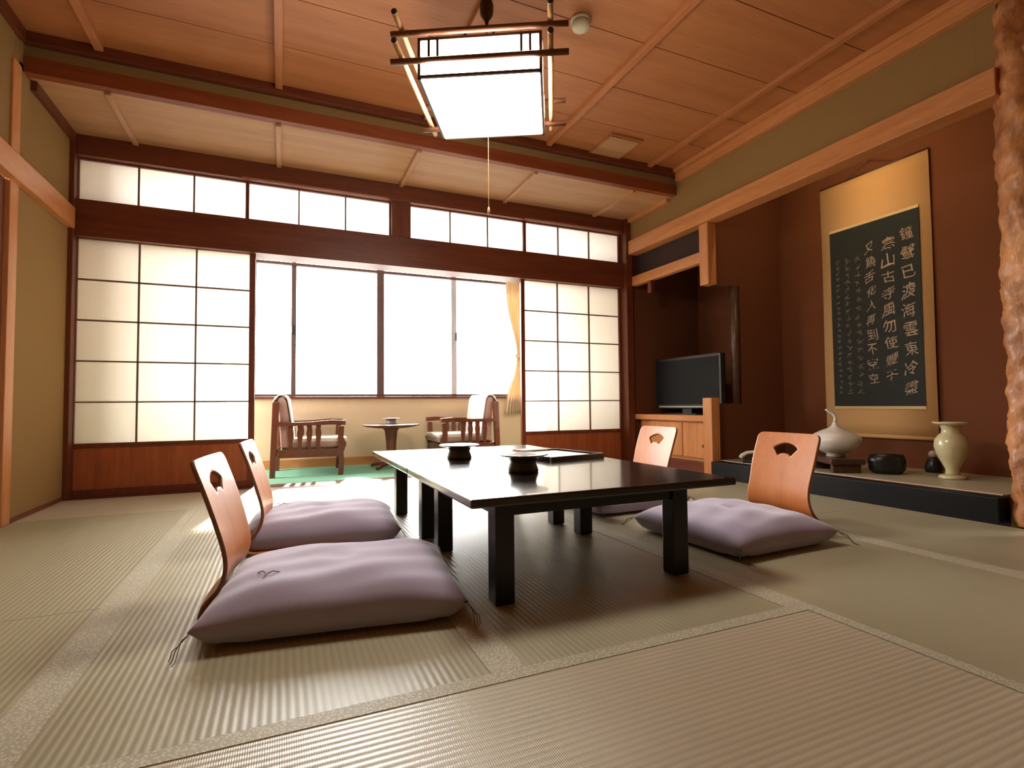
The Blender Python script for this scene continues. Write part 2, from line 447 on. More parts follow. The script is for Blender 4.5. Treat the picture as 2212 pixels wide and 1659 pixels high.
struct('baseboard_window', B((XL, 3.2, YW - .014, YW, 0, .085), bev=.002), M['orgX'], 'orange brown baseboard below the big window', 'baseboard')
w = thing('window_1', 'wide four pane sliding window overlooking a bright hazy sky', 'window', (0, YW, 0), kind='structure')
obj('sill', B((WX0, WX1, -.03, .10, WZ0 - .045, WZ0 - .02), bev=.003), M['redX'], w)
obj('window_frame', B((WX0, WX1, .02, .09, WZ0 - .02, WZ0 + .004), (WX0, WX1, .02, .09, WZ1 - .02, WZ1), (WX0, WX0 + .03, .02, .09, WZ0, WZ1), (WX1 - .03, WX1, .02, .09, WZ0, WZ1), bev=.002), M['alu'], w)
obj('transom_bar', B((WX0 + .03, WX1 - .03, .025, .085, 2.022, 2.05), bev=.002), M['alu'], w)
obj('stile', B((.078, .122, .035, .075, WZ0, WZ1 - .02), bev=.002), M['alu'], w)
obj('stile', B((.918, .992, .03, .08, WZ0, WZ1 - .02), bev=.002), M['alu'], w)
st = obj('stile', B((1.74, 1.80, .035, .075, WZ0, WZ1 - .02), bev=.002), M['alul'], w); st['label'] = 'pale grey window stile'
obj('handle', B((.082, .10, .022, .036, 1.33, 1.42), bev=.003), M['black'], w)
obj('handle', B((1.785, 1.80, .022, .036, 1.33, 1.42), bev=.003), M['black'], w)
for a, b, yy in ((WX0 + .03, .08, .05), (.12, .92, .06), (.99, 1.742, .05), (1.798, WX1 - .03, .06)):
    obj('glass_pane', B((a, b, yy, yy + .004, WZ0 + .004, WZ1 - .02)), M['glass'], w)

struct('added_eave', B((XL - .3, 3.6, YW + .151, YW + .15 + .62, 2.60, 2.68)), M['white'], 'added unseen eave keeping sun off the upper panes of the window', 'eave')  # added board out of view, sized to block sun through the upper panes
# curtain tied at the right jamb
bm = bmesh.new()
NU, NV = 56, 40
grid = []
for j in range(NV + 1):
    t = j / NV; z = .50 + t * (2.115 - .50)
    # half width pinches at the tie height
    pin = math.exp(-((z - 1.18) / .42) ** 2)
    x0 = 2.36 + .13 * pin - (.03 if z < .9 else 0) * (1 - pin); x1 = 2.56 - .01 * pin
    row = []
    for i in range(NU + 1):
        u = i / NU
        row.append(bm.verts.new((x0 + (x1 - x0) * u, YW - .075 + .022 * math.sin(u * 7.5 * 2 * PI) * (1 - .35 * pin) + .01 * math.sin(3 * z + 9 * u), z)))
    grid.append(row)
for j in range(NV):
    for i in range(NU):
        bm.faces.new((grid[j][i], grid[j][i + 1], grid[j + 1][i + 1], grid[j + 1][i]))
cu = thing('curtain', 'narrow tan curtain gathered at the right edge of the big window', 'curtain')
c1 = obj('drape', bm, M['curtain'], cu, True)
sm = c1.modifiers.new('thick', 'SOLIDIFY'); sm.thickness = .002
obj('tie_band', B((2.46, 2.575, YW - .112, YW - .035, 1.15, 1.19), bev=.01), M['curtain'], cu)
obj('curtain_rail', B((1.9, 2.64, YW - .10, YW - .05, 2.116, 2.14), bev=.003), M['alu'], cu)
obj('rail_bracket', B((2.61, 2.63, YW - .06, YW + .001, 2.12, 2.135)), M['alu'], cu)

# ------------------------------------------------------------------ right side: lintel wall, tokonoma, tokowaki
struct('wall_right', B((XR, XR + .08, 1.465, YS + .12, 2.25, 2.75), (XR, XR + .08, YB, 1.195, -.1, 2.75)), M['plaster'], 'olive plaster wall above the alcove lintel', 'wall')
struct('trim_14', B((3.215, 3.345, 1.375, YS - .05, 2.118, 2.258), bev=.006), M['orgY'], 'long orange cedar lintel over the alcove', 'lintel')
struct('wall_right_filler', B((XR + .0005, XR + .079, 1.375, 1.4649, 2.25, 2.75)), M['plaster'], 'narrow plaster strip between the lintel wall and the rugged post', 'wall')  # plaster filler, part of the wall beside the round post
struct('trim_15', B((3.205, XR, YB, 3.664, 2.585, 2.665), (3.18, XR, YB, 3.664, 2.665, ZC), bev=.004), M['orgY'], 'orange ceiling moulding along the right wall', 'moulding')
struct('trim_16', B((3.215, XR, 3.802, YS - .05, 2.45, ZS), bev=.003), M['orgY'], 'short ceiling moulding right of the lower ceiling strip', 'moulding')
XB = 4.15
struct('wall_alcove', B((XB, XB + .08, 1.2, YS + .13, 0, 2.75)), M['brownwall'], 'dark brown plaster back wall of the alcove', 'wall')
struct('wall_alcove_near', B((3.44, XB, 1.17, 1.235, 0, 2.7)), M['brownwall'], 'near end wall of the alcove', 'wall')
struct('wall_alcove_far', B((XR + .02, XB, YS - .02, YS + .13, 0, 2.75)), M['brownwall'], 'far end wall of the television alcove', 'wall')
struct('ceiling.003', B((XR + .08, XB + .05, 1.2, YS + .13, 2.62, 2.70)), M['brownwall'], 'dark alcove ceiling', 'ceiling')
struct('trim_17', B((3.225, 3.335, 1.44, 3.334, -.05, .128), bev=.005), M['kam'], 'black lacquered sill along the alcove front', 'sill')
struct('floor.002', B((3.48, XB, 1.236, 1.4745, -.05, .128)), M['darkwood'], 'wooden floor board at the near end of the alcove', 'floor')
struct('trim_18', B((3.335, 3.345, 1.47, 3.334, .10, .134)), M['card'], 'thin pale edging strip behind the black sill', 'trim')
t = thing('alcove_mat', 'brown woven mat floor of the alcove behind the black sill', 'mat', (0, 0, 0))
obj('rush_cover', B((3.346, XB, 1.475, 3.384, -.05, .128)), M['ty'], t)
obj('border', B((3.347, 3.385, 1.476, 3.384, .128, .1295)), M['heri'], t)

# rugged post
bm = bmesh.new()
n, NZ = 40, 150
rings = []
for j in range(NZ + 1):
    z = 2.585 * j / NZ
    row = []
    for k in range(n):
        a = 2 * PI * k / n
        r = .104 + .005 * math.sin(3 * a + 2.1 * z) + .005 * math.sin(9 * z + 2 * a) + .004 * math.sin(23 * z + 5 * a + 1) + .004 * math.sin(51 * z - 3 * a) + random.uniform(-.0035, .0035)
        row.append(bm.verts.new((3.345 + .008 * math.sin(2.3 * z) + r * math.cos(a), 1.325 + r * math.sin(a), z)))
    rings.append(row)
for a, b in zip(rings, rings[1:]):
    for k in range(n):
        bm.faces.new((a[k], a[(k + 1) % n], b[(k + 1) % n], b[k]))
bm.faces.new(rings[0][::-1]); bm.faces.new(rings[-1])
tag(obj('alcove_post', bm, M['burl'], None, True), 'rugged bark textured natural wood post at the right edge of the photo', 'post')

# tokowaki: partition with corner opening, hanging post, rails, cabinet
PY = 3.385
struct('wall_partition', B((3.335, XB, PY, PY + .05, 1.62, 2.62), (3.335, XB, PY, PY + .05, 0.0, .60), (3.64, XB, PY, PY + .05, .60, 1.62)), M['brownwall'], 'dark brown partition between the scroll alcove and television alcove', 'wall')
struct('trim_19', B((3.245, 3.335, 3.335, 3.435, 1.60, 2.117), bev=.006), M['orgZ'], 'short orange post hanging from the alcove lintel', 'post')
struct('trim_20', B((3.255, 3.315, 3.436, 4.392, 1.80, 1.895), bev=.005), M['orgY'], 'orange rail under the dark cupboard above the television', 'rail')
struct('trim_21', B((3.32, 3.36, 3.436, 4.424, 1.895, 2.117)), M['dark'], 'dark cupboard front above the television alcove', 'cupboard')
struct('trim_22', B((3.245, 3.335, 3.335, 3.435, 0.0, .65), bev=.006), M['orgZ'], 'short orange post beside the television cabinet', 'post')
struct('trim_23', B((3.26, 3.30, 4.10, 4.15, 1.68, 1.80), bev=.004), M['redZ'], 'small red brown peg below the upper rail', 'peg')
bm = bmesh.new(); lathe(bm, [(.034, .60), (.036, 1.1), (.034, 1.62)], 24, (3.605, PY + .025, 0))
struct('trim_24', bm, M['darkwood'], 'round dark polished pole framing the partition opening', 'pole', True)
cab = thing('television_cabinet', 'low orange wooden cabinet under the television in the far alcove', 'cabinet', (0, 0, 0))
obj('cabinet_body', B((3.34, 4.12, 3.437, 4.40, .0, .45)), M['orgY'], cab)
obj('cabinet_top', B((3.27, 4.14, 3.437, 4.42, .45, .50), bev=.004), M['orgY'], cab)
obj('plinth', B((3.28, 3.339, 3.437, 4.38, 0.0, .10), bev=.003), M['redY'], cab)
for a, b, hy in ((3.445, 3.765, 3.51), (3.775, 4.36, 4.29)):
    dd = obj('door', B((3.318, 3.338, a, b, .13, .435), bev=.003), M['orgZ'], cab)
    h = bmesh.new(); lathe(h, [(.014, 0), (.016, .004), (.012, .006)], 20)
    bmesh.ops.transform(h, matrix=Matrix.Translation((3.318, hy, .235)) @ Matrix.Rotation(-PI / 2, 4, 'Y'), verts=h.verts[:])
    obj('finger_pull', h, M['darkwood'], dd)
tv = thing('television', 'black flat television on the low cabinet in the far alcove', 'television', (3.50, 3.885, .50), 0)
obj('bezel', B((-.03, .03, -.435, .435, .055, .545), bev=.008), M['black'], tv)
obj('screen', B((-.033, -.0305, -.41, .41, .095, .52)), M['screen'], tv)
ss = obj('speaker_strip', B((-.034, -.0305, -.38, .38, .066, .08)), M['grey'], tv); ss['label'] = 'grey green strip below the screen'
obj('neck', B((-.02, .02, -.06, .06, .01, .065)), M['black'], tv)
obj('stand', B((-.10, .10, -.2, .2, 0, .012), bev=.004), M['black'], tv)

lt = thing('alcove_lamp', 'slim tube lamp fixed behind the alcove lintel, lighting the scroll', 'lamp', (3.41, 2.45, 2.56))
obj('housing', B((-.03, .03, -.50, .50, .0, .06), bev=.004), M['white'], lt)
bm = bmesh.new(); tube(bm, [(0, -.46, -.02), (0, .46, -.02)], .014, 12); obj('tube', bm, M['tube'], lt, True)
for q in (-.475, .475):
    obj('holder', B((-.012, .012, q - .015, q + .015, -.035, .0)), M['white'], lt)
# ------------------------------------------------------------------ hanging scroll
SY0, SY1 = 2.155, 2.965     # near and far edge
sx = XB - .018
sc = thing('hanging_scroll', 'tall ochre hanging scroll with a black panel of pale calligraphy in the alcove', 'scroll', (sx, (SY0 + SY1) / 2, 0))
hw = (SY1 - SY0) / 2
bm = bmesh.new()
NS = 24
prev = None
for j in range(NS + 1):
    z = .352 + (2.37 - .352) * j / NS
    dx = -.004 * math.sin(j / NS * PI * 2.2)
    vs = [bm.verts.new((dx, -hw, z)), bm.verts.new((dx, hw, z))]
    if prev: bm.faces.new((prev[0], prev[1], vs[1], vs[0]))
    prev = vs
mo = obj('mount', bm, M['scroll'], sc, True); s_ = mo.modifiers.new('thick', 'SOLIDIFY'); s_.thickness = .003
IY0, IY1, IZ0, IZ1 = -hw + .07, hw - .078, .572, 1.982
obj('ink_panel', B((-.0125, -.0075, IY0, IY1, IZ0, IZ1)), M['ink'], sc)
obj('brocade_strip', B((-.0120, -.0075, IY0, IY1, IZ1, IZ1 + .022)), M['scrollb'], sc)
obj('brocade_strip', B((-.0120, -.0075, IY0, IY1, IZ0 - .022, IZ0)), M['scrollb'], sc)
bm = bmesh.new(); tube(bm, [(0, -hw - .012, .345), (0, hw + .012, .345)], .015, 14)
obj('bottom_roller', bm, M['scroll'], sc, True)
bm = bmesh.new(); tube(bm, [(0, -hw, 2.375), (0, hw, 2.375)], .009, 10)
obj('top_rod', bm, M['darkwood'], sc, True)
bm = bmesh.new(); tube(bm, [(0, -.2, 2.38), (0, 0, 2.47), (0, .2, 2.38)], .0025, 6)
obj('cord', bm, M['darkwood'], sc)
bm = bmesh.new(); tube(bm, [(.018, 0, 2.56), (-.012, 0, 2.55), (-.014, 0, 2.47), (-.004, 0, 2.462)], .005, 8)
obj('hook', bm, M['darkwood'], sc)

def glyph_bm(ch):
    cu = bpy.data.curves.new('g', 'FONT'); cu.body = ch; cu.size = 1.0; cu.extrude = 0.0; cu.resolution_u = 3
    o = bpy.data.objects.new('g', cu); COL.objects.link(o)
    dg = bpy.context.evaluated_depsgraph_get(); dg.update()
    me = bpy.data.meshes.new_from_object(o.evaluated_get(dg))
    bm = bmesh.new(); bm.from_mesh(me)
    bpy.data.objects.remove(o); bpy.data.curves.remove(cu); bpy.data.meshes.remove(me)
    return bm
def add_glyph(dst, ch, cy, cz, w, h, rnd):
    g = glyph_bm(ch)
    if not g.verts: g.free(); return
    xs = [v.co.x for v in g.verts]; ys = [v.co.y for v in g.verts]
    cx0, cy0 = (min(xs) + max(xs)) / 2, (min(ys) + max(ys)) / 2
    sx_, sy_ = w / max(.3, max(xs) - min(xs)), h / max(.3, max(ys) - min(ys))
    sh = rnd.uniform(.10, .28); ph = rnd.uniform(0, 6)
    mp = {}
    for v in g.verts:
        x = (v.co.x - cx0) * sx_; y = (v.co.y - cy0) * sy_
        y += x * sh + .006 * math.sin(x * 60 + ph); x += .006 * math.sin(y * 55 + ph) 
        # seen from the room (-x side) a viewer's right is -y
        mp[v] = dst.verts.new((-.0132, cy - x, cz + y))
    for f in g.faces:
        try: dst.faces.new([mp[v] for v in f.verts])
        except ValueError: pass
    g.free()
rnd = random.Random(3)
bm = bmesh.new()
pw = IY1 - IY0
cols = [('鐘聲已渡海雲東冷盡', .125, 0.935, .045), ('寒山古寺風勿使豐干', .325, .90, .115), ('又饒舌化人再到不空空', .525, .90, .11)]
for txt, u, top, bot in cols:
    nch = len(txt); H = IZ1 - IZ0
    step = (top - bot) / nch
    for i, ch in enumerate(txt):
        s = rnd.uniform(.88, 1.08)
        add_glyph(bm, ch, IY0 + pw * u + rnd.uniform(-.006, .006), IZ0 + H * (top - step * (i + .5)), .088 * s * (1 if u < .5 else .8), step * H * .72 * s, rnd)
wr = obj('calligraphy', bm, M['chalk'], sc); wr['label'] = 'three columns of large pale characters'
bm = bmesh.new()
for u, nn, w_ in ((.67, 17, .045), (.79, 19, .042), (.91, 24, .03)):
    for i in range(nn):
        cz = IZ0 + (IZ1 - IZ0) * (.84 - .78 * (i + .5) / nn); cy = IY0 + pw * u
        hh = (IZ1 - IZ0) * .78 / nn * .36
        for k in range(4):
            a = rnd.choice((.15, .25, 1.45, .8, -.7)) + rnd.uniform(-.15, .15)
            L = w_ * rnd.uniform(.25, .5); oy, oz = rnd.uniform(-.3, .3) * w_, rnd.uniform(-.7, .7) * hh
            dy, dz = math.cos(a) * L, math.sin(a) * min(L, hh)
            tw = .0028
            p = [(cy - (oy - dy), cz + oz - dz), (cy - (oy + dy), cz + oz + dz)]
            ny, nz = -(p[1][1] - p[0][1]), (p[1][0] - p[0][0]); l = math.hypot(ny, nz) or 1
            ny, nz = ny / l * tw, nz / l * tw
            vs = [bm.verts.new((-.0131, p[0][0] + ny, p[0][1] + nz)), bm.verts.new((-.0131, p[0][0] - ny, p[0][1] - nz)), bm.verts.new((-.0131, p[1][0] - ny * .5, p[1][1] - nz * .5)), bm.verts.new((-.0131, p[1][0] + ny * .5, p[1][1] + nz * .5))]
            bm.faces.new(vs)
wr = obj('small_writing', bm, M['chalk2'], sc); wr['label'] = 'faint columns of small characters'; wr['kind'] = 'stuff'

# ------------------------------------------------------------------ alcove ornaments
ZF = .1285
st = thing('display_stand', 'dark carved wooden slab stand under the white vase', 'stand', (3.56, 2.50, ZF), math.radians(60))
obj('slab', B((-.17, .17, -.11, .11, .055, .095), bev=.012), M['darkwood'], st)
for a in (-.13, .13):
    obj('foot', B((a - .02, a + .02, -.09, .09, 0, .056), bev=.006), M['darkwood'], st)
vs_ = thing('gourd_vase', 'squat white porcelain vase with a thin curling neck in the alcove', 'vase', (3.56, 2.50, ZF + .096))
bm = bmesh.new()
lathe(bm, [(.05, 0), (.06, .004), (.055, .02), (.09, .035), (.135, .065), (.160, .105), (.157, .13), (.13, .16), (.085, .183), (.045, .198), (.022, .215), (.013, .24)], 48)
obj('body', bm, M['porc'], vs_, True)
bm = bmesh.new()
tube(bm, [(0, 0, .235), (.002, -.004, .262), (.0, -.002, .285), (-.012, .012, .305), (-.03, .03, .322), (-.036, .038, .332)], [.0135, .011, .010, .009, .008, .010], 14)
obj('neck', bm, M['porc'], vs_, True)
bx = thing('round_box', 'black rounded lacquer box lying beside the white vase', 'box', (3.70, 2.245, ZF), math.radians(-40))
bm = bmesh.new()
lathe(bm, [(.02, 0), (.085, .003), (.105, .03), (.108, .09), (.095, .128), (.02, .136)], 40)
for v in bm.verts: v.co.y *= .75
obj('body', bm, M['black'], bx, True)
bm = bmesh.new(); lathe(bm, [(.1088, .080), (.1098, .083), (.1088, .086)], 40, cap=False)
for v in bm.verts: v.co.y *= .75
obj('lid_rim', bm, M['black'], bx, True)
v2 = thing('baluster_vase', 'cream stone baluster vase with flared rim near the rugged post', 'vase', (3.80, 1.92, ZF))
bm = bmesh.new()
lathe(bm, [(.068, 0), (.072, .006), (.066, .018), (.040, .024)], 40); obj('foot', bm, M['onyx'], v2, True)
bm = bmesh.new()
lathe(bm, [(.040, .024), (.034, .04), (.036, .06), (.055, .10), (.078, .15), (.088, .195), (.084, .235), (.066, .265), (.050, .278), (.047, .300), (.052, .318), (.055, .325)], 44); obj('body', bm, M['onyx'], v2, True)
bm = bmesh.new()
lathe(bm, [(.054, .325), (.088, .338), (.092, .344), (.088, .349), (.050, .346), (.042, .335)], 40); obj('rim', bm, M['onyx'], v2, True)
orn = thing('small_ornament', 'small dark ornament with a pale pink knob behind the cream vase', 'ornament', (4.02, 2.14, ZF))
bm = bmesh.new(); lathe(bm, [(.045, 0), (.05, .02), (.042, .07), (.02, .10)], 24); obj('body', bm, M['black'], orn, True)
bm = bmesh.new(); bmesh.ops.create_uvsphere(bm, u_segments=18, v_segments=12, radius=.026, matrix=Matrix.Translation((0, 0, .12))); obj('knob', bm, M['pinkball'], orn, True)
ph = thing('telephone', 'ivory telephone with curved handset on the alcove floor, half behind a chair back', 'telephone', (3.44, 3.08, ZF), math.radians(-50))
obj('base', B((-.09, .09, -.075, .075, 0, .03), bev=.012), M['black'], ph)
bm = bmesh.new(); tube(bm, [(-.105, 0, .035), (-.095, 0, .055), (-.06, 0, .078), (0, 0, .088), (.06, 0, .078), (.095, 0, .055), (.105, 0, .035)], [.020, .020, .015, .013, .015, .020, .020], 14); obj('handset', bm, M['ivory'], ph, True)

# ------------------------------------------------------------------ low tables
def make_table(name, label, x0, x1, y0, y1, legs, loc):
    t = thing(name, label, 'low table', loc)
    T = .337
    obj('tabletop', B((x0, x1, y0, y1, T - .027, T), bev=.006), M['lacq'], t)
    (lx0, lx1, ly0, ly1) = legs; w = .064
    za = .266
    obj('apron', B((lx0 + w, lx1 - w, ly0 + .012, ly0 + .036, za, T - .027), (lx0 + w, lx1 - w, ly1 - .036, ly1 - .012, za, T - .027),
                   (lx0 + .012, lx0 + .036, ly0 + w, ly1 - w, za, T - .027), (lx1 - .036, lx1 - .012, ly0 + w, ly1 - w, za, T - .027), bev=.003), M['lacqleg'], t)
    for a in (lx0, lx1 - w):
        for b in (ly0, ly1 - w):
            obj('leg', B((a, a + w, b, b + w, 0, T - .027), bev=.004), M['lacqleg'], t)
    return t
make_table('low_table', 'black lacquer low table nearest the viewer, between the four cushions', .497, 1.512, 1.440, 2.286, (.594, 1.338, 1.500, 2.205), (0, 0, 0))
make_table('low_table', 'black lacquer low table pushed against the far edge of the nearer one', .497, 1.512, 2.290, 3.235, (.586, 1.325, 2.385, 3.035), (0, 0, 0))

TZ = .337
def ashtray(name, label, loc, s, m1='clay', m2='steel'):
    t = thing(name, label, 'ashtray', loc)
    bm = bmesh.new(); lathe(bm, [(.052 * s, 0), (.056 * s, .004), (.052 * s, .02), (.046 * s, .032 * s + .002), (.050 * s, .046 * s), (.056 * s, .052 * s)], 36); obj('pot', bm, M[m1], t, True)
    bm = bmesh.new(); lathe(bm, [(.05 * s, .050 * s), (.088 * s, .060 * s), (.091 * s, .0625 * s), (.086 * s, .064 * s), (.06 * s, .058 * s), (.02 * s, .056 * s)], 44); obj('rim', bm, M[m2], t, True)
    return t
ashtray('ashtray', 'dark ashtray with wide grey rim, nearest the viewer on the low table', (.895, 1.95, TZ), 1.13)
ashtray('ashtray', 'dark ashtray on the farther low table, behind and left of the nearer ashtray', (.825, 2.57, TZ), 1.13)
ashtray('ashtray', 'pale ashtray on the round side table by the window', (.985, 5.25, .424), .95, 'steel', 'porc')
tr = thing('serving_tray', 'flat black tray on the right side of the low tables', 'tray', (1.295, 2.43, TZ), math.radians(12))
obj('base', B((-.165, .165, -.18, .18, 0, .012), bev=.002), M['lacq'], tr)
obj('lip', B((-.172, .172, -.187, -.175, 0, .022), (-.172, .172, .175, .187, 0, .022), (-.172, -.16, -.175, .175, 0, .022), (.16, .172, -.175, .175, 0, .022), bev=.002), M['lacq'], tr)
sh_ = obj('paper_sheet', B((-.125, .125, -.155, .145, 0, .004), bev=.0015), M['white'])
sh_.location = (1.295, 2.43, TZ + .0122); sh_.rotation_euler = (0, 0, math.radians(12))
tag(sh_, 'pale sheet lying flat in the black tray', 'paper')
cdm = obj('folded_card', B((-.11, .11, -.05, .05, 0, .004), (-.105, .11, -.048, .05, .0045, .008)), M['card'])
cdm.location = (1.36, 2.83, TZ); cdm.rotation_euler = (0, 0, math.radians(14))
tag(cdm, 'pale brown folded card lying behind the black tray', 'card')

# ------------------------------------------------------------------ floor cushions
def pillow_bm(w, d, h, seed):
    rn = random.Random(seed)
    bm = bmesh.new()
    N = 44
    def co(i, j, side):
        u = -1 + 2 * i / N; v = -1 + 2 * j / N
        # sides draw in between the pulled out corners
        ex = 1 - .03 * (1 - v * v) ** 1.0 * abs(u) ** 3
        ey = 1 - .03 * (1 - u * u) ** 1.0 * abs(v) ** 3
        x = u * ex * w / 2; y = v * ey * d / 2
        t = max(0, (1 - abs(u) ** 3.4)) ** .5 * max(0, (1 - abs(v) ** 3.4)) ** .5
        mid = .044
        wr = .004 * math.sin(7 * u + 3 * v + seed) * t + .003 * math.sin(13 * v - 4 * u + 2 * seed) * t
        dip = -.012 * math.exp(-((u * u + v * v) / .02))
        if side > 0: z = mid + (h - mid) * t + wr + dip
        else: z = mid - mid * min(1, t * 3.0)
        return (x, y, z)
    top = [[bm.verts.new(co(i, j, 1)) for i in range(N + 1)] for j in range(N + 1)]
    bot = [[top[j][i] if i in (0, N) or j in (0, N) else bm.verts.new(co(i, j, -1)) for i in range(N + 1)] for j in range(N + 1)]
    for j in range(N):
        for i in range(N):
            bm.faces.new((top[j][i], top[j][i + 1], top[j + 1][i + 1], top[j + 1][i]))
            bm.faces.new((bot[j][i], bot[j + 1][i], bot[j + 1][i + 1], bot[j][i + 1]))
    return bm
def cushion(label, loc, rz, w, d, h, seed, tuft):
    t = thing('floor_cushion', label, 'floor cushion', loc, math.radians(rz), 'mauve floor cushions round the low tables')
    obj('cover', pillow_bm(w, d, h, seed), M['cush'], t, True)
    for sx_, sy_ in ((-1, -1), (1, -1), (1, 1), (-1, 1)):
        bm = bmesh.new()
        x, y = sx_ * w / 2, sy_ * d / 2
        for q in range(3):
            dx, dy = sx_ * (.006 + .007 * q), sy_ * (.034 - .007 * q)
            zf = -loc[2] + .004
            tube(bm, [(x - sx_ * .004, y - sy_ * .004, .040), (x + dx * .7, y + dy * .7, .036 - .008 * q), (x + dx * 1.2, y + dy * 1.2, .014), (x + dx * 1.25, y + dy * 1.6, max(zf, .001)), (x + dx * 1.2, y + dy * 2.3, max(zf, .001))], .0011, 5)
        obj('tassel', bm, M['thread'], t)
    bm = bmesh.new()
    x, y = tuft
    z = 0
    u, v = x / (w / 2), y / (d / 2)
    tt = (1 - abs(u) ** 3.4) ** .5 * (1 - abs(v) ** 3.4) ** .5
    z = .044 + (h - .044) * tt + .003
    for a in (15, 140, 265):
        a = math.radians(a)
        tube(bm, [(x, y, z), (x + .016 * math.cos(a), y + .016 * math.sin(a), z + .005), (x + .036 * math.cos(a), y + .036 * math.sin(a), z - .0015)], [.0018, .0022, .001], 6)
    obj('tuft', bm, M['cush'], t)
    return t
cushion('mauve floor cushion nearest the viewer, left of the near table', (.178, 1.770, .0135), -8, .70, .60, .125, 1, (-.20, -.12))
cushion('mauve floor cushion left of the table, farther and half in sunlight', (.185, 2.69, .0135), -5, .67, .58, .125, 2, (-.20, .12))
cushion('mauve floor cushion right of the table, nearer the viewer', (1.875, 1.835, .0135), 2, .60, .64, .125, 3, (.22, .1))
cushion('mauve floor cushion right of the table, farther and mostly hidden by it', (1.86, 2.745, .0135), 2, .66, .66, .12, 4, (.2, .1))

# ------------------------------------------------------------------ legless chairs of bent plywood
def zaisu(label, loc, rz):
    """local: sitter faces +x, back rises at x about 0, width along y"""
    t = thing('legless_chair', label, 'chair', loc, math.radians(rz), 'bent plywood legless chairs round the low tables')
    # side profile of the back, (x, z), from the seat edge to the top
    key = [(.050, .0065), (.012, .008), (-.014, .022), (-.008, .06), (.030, .105), (.044, .15), (.040, .20), (.018, .28), (-.008, .36), (-.030, .42), (-.044, .458)]
    def prof(s):
        s = s * (len(key) - 1); i = min(int(s), len(key) - 2); f = s - i
        p = [Vector(key[max(0, min(len(key) - 1, k))]) for k in (i - 1, i, i + 1, i + 2)]
        a = 2 * p[1]; b = p[2] - p[0]; c = 2 * p[0] - 5 * p[1] + 4 * p[2] - p[3]; d = -p[0] + 3 * p[1] - 3 * p[2] + p[3]
        return .5 * (a + b * f + c * f * f + d * f * f * f)
    NR, NC = 110, 76
    hz0, hz1 = .362, .405
    def hole(y, z):   # signed fan shape: annular sector opening upward
        dy, dz = y, z - (hz0 - .055)
        r = math.hypot(dy, dz); a = math.degrees(math.atan2(dy, dz))
        return max(.055 - r, r - .102, (abs(a) - 42) * .0016)
    bm = bmesh.new()
    rows = []
    for j in range(NR + 1):
        s = j / NR; x, z = prof(s)
        tz = max(0, min(1, z / .458))
        hw = .172 + .022 * (1 - tz) ** 2 - .012 * math.exp(-((z - .2) / .09) ** 2)
        r = .028
        if z > .458 - r: hw = hw - r + math.sqrt(max(0, r * r - (z - (.458 - r)) ** 2))
        row = []
        for i in range(NC + 1):
            y = -hw + 2 * hw * i / NC
            row.append((x + .010 * (y / .17) ** 2 - .006, y, z))
        rows.append(row)
    V = [[None] * (NC + 1) for _ in range(NR + 1)]
    def vert(j, i):
        if V[j][i] is None:
            x, y, z = rows[j][i]
            V[j][i] = bm.verts.new((x, y, z))
        return V[j][i]
    for j in range(NR):
        for i in range(NC):
            cy = (rows[j][i][1] + rows[j + 1][i + 1][1]) / 2; cz = (rows[j][i][2] + rows[j + 1][i + 1][2]) / 2
            if cz > .3 and hole(cy, cz) < 0: continue
            bm.faces.new((vert(j, i), vert(j, i + 1), vert(j + 1, i + 1), vert(j + 1, i)))
    # pull the ragged rim of the opening onto the fan outline
    for v in bm.verts:
        if v.is_boundary and .30 < v.co.z < .45 and abs(v.co.y) < .12:
            for _ in range(6):
                h0 = hole(v.co.y, v.co.z); e = 1e-4
                gy = (hole(v.co.y + e, v.co.z) - h0) / e; gz = (hole(v.co.y, v.co.z + e) - h0) / e
                g2 = gy * gy + gz * gz
                if g2 > 1e-9:
                    v.co.y -= h0 * gy / g2 * .8; v.co.z -= h0 * gz / g2 * .8
    bm.normal_update()
    b = obj('backrest', bm, M['zaisu'], t, True)
    b.data.materials.append(M['zedge'])
    so = b.modifiers.new('thick', 'SOLIDIFY'); so.thickness = .0115; so.offset = 0; so.material_offset_rim = 1
    obj('seat', B((.03, .40, -.185, .185, 0.001, .0125), bev=.003), M['zaisu'], t)
    return t
zaisu('bent plywood legless chair nearest the viewer, seen edge on at the left', (-.170, 1.865, 0), -7)
zaisu('bent plywood legless chair in the left pair, farther, partly behind its neighbour', (-.105, 2.60, 0), -5)
zaisu('bent plywood legless chair with fan cutout, nearer one on the right', (2.215, 1.82, 0), 179)
zaisu('brightly lit legless chair with fan cutout, farther one on the right', (2.185, 2.74, 0), 181)

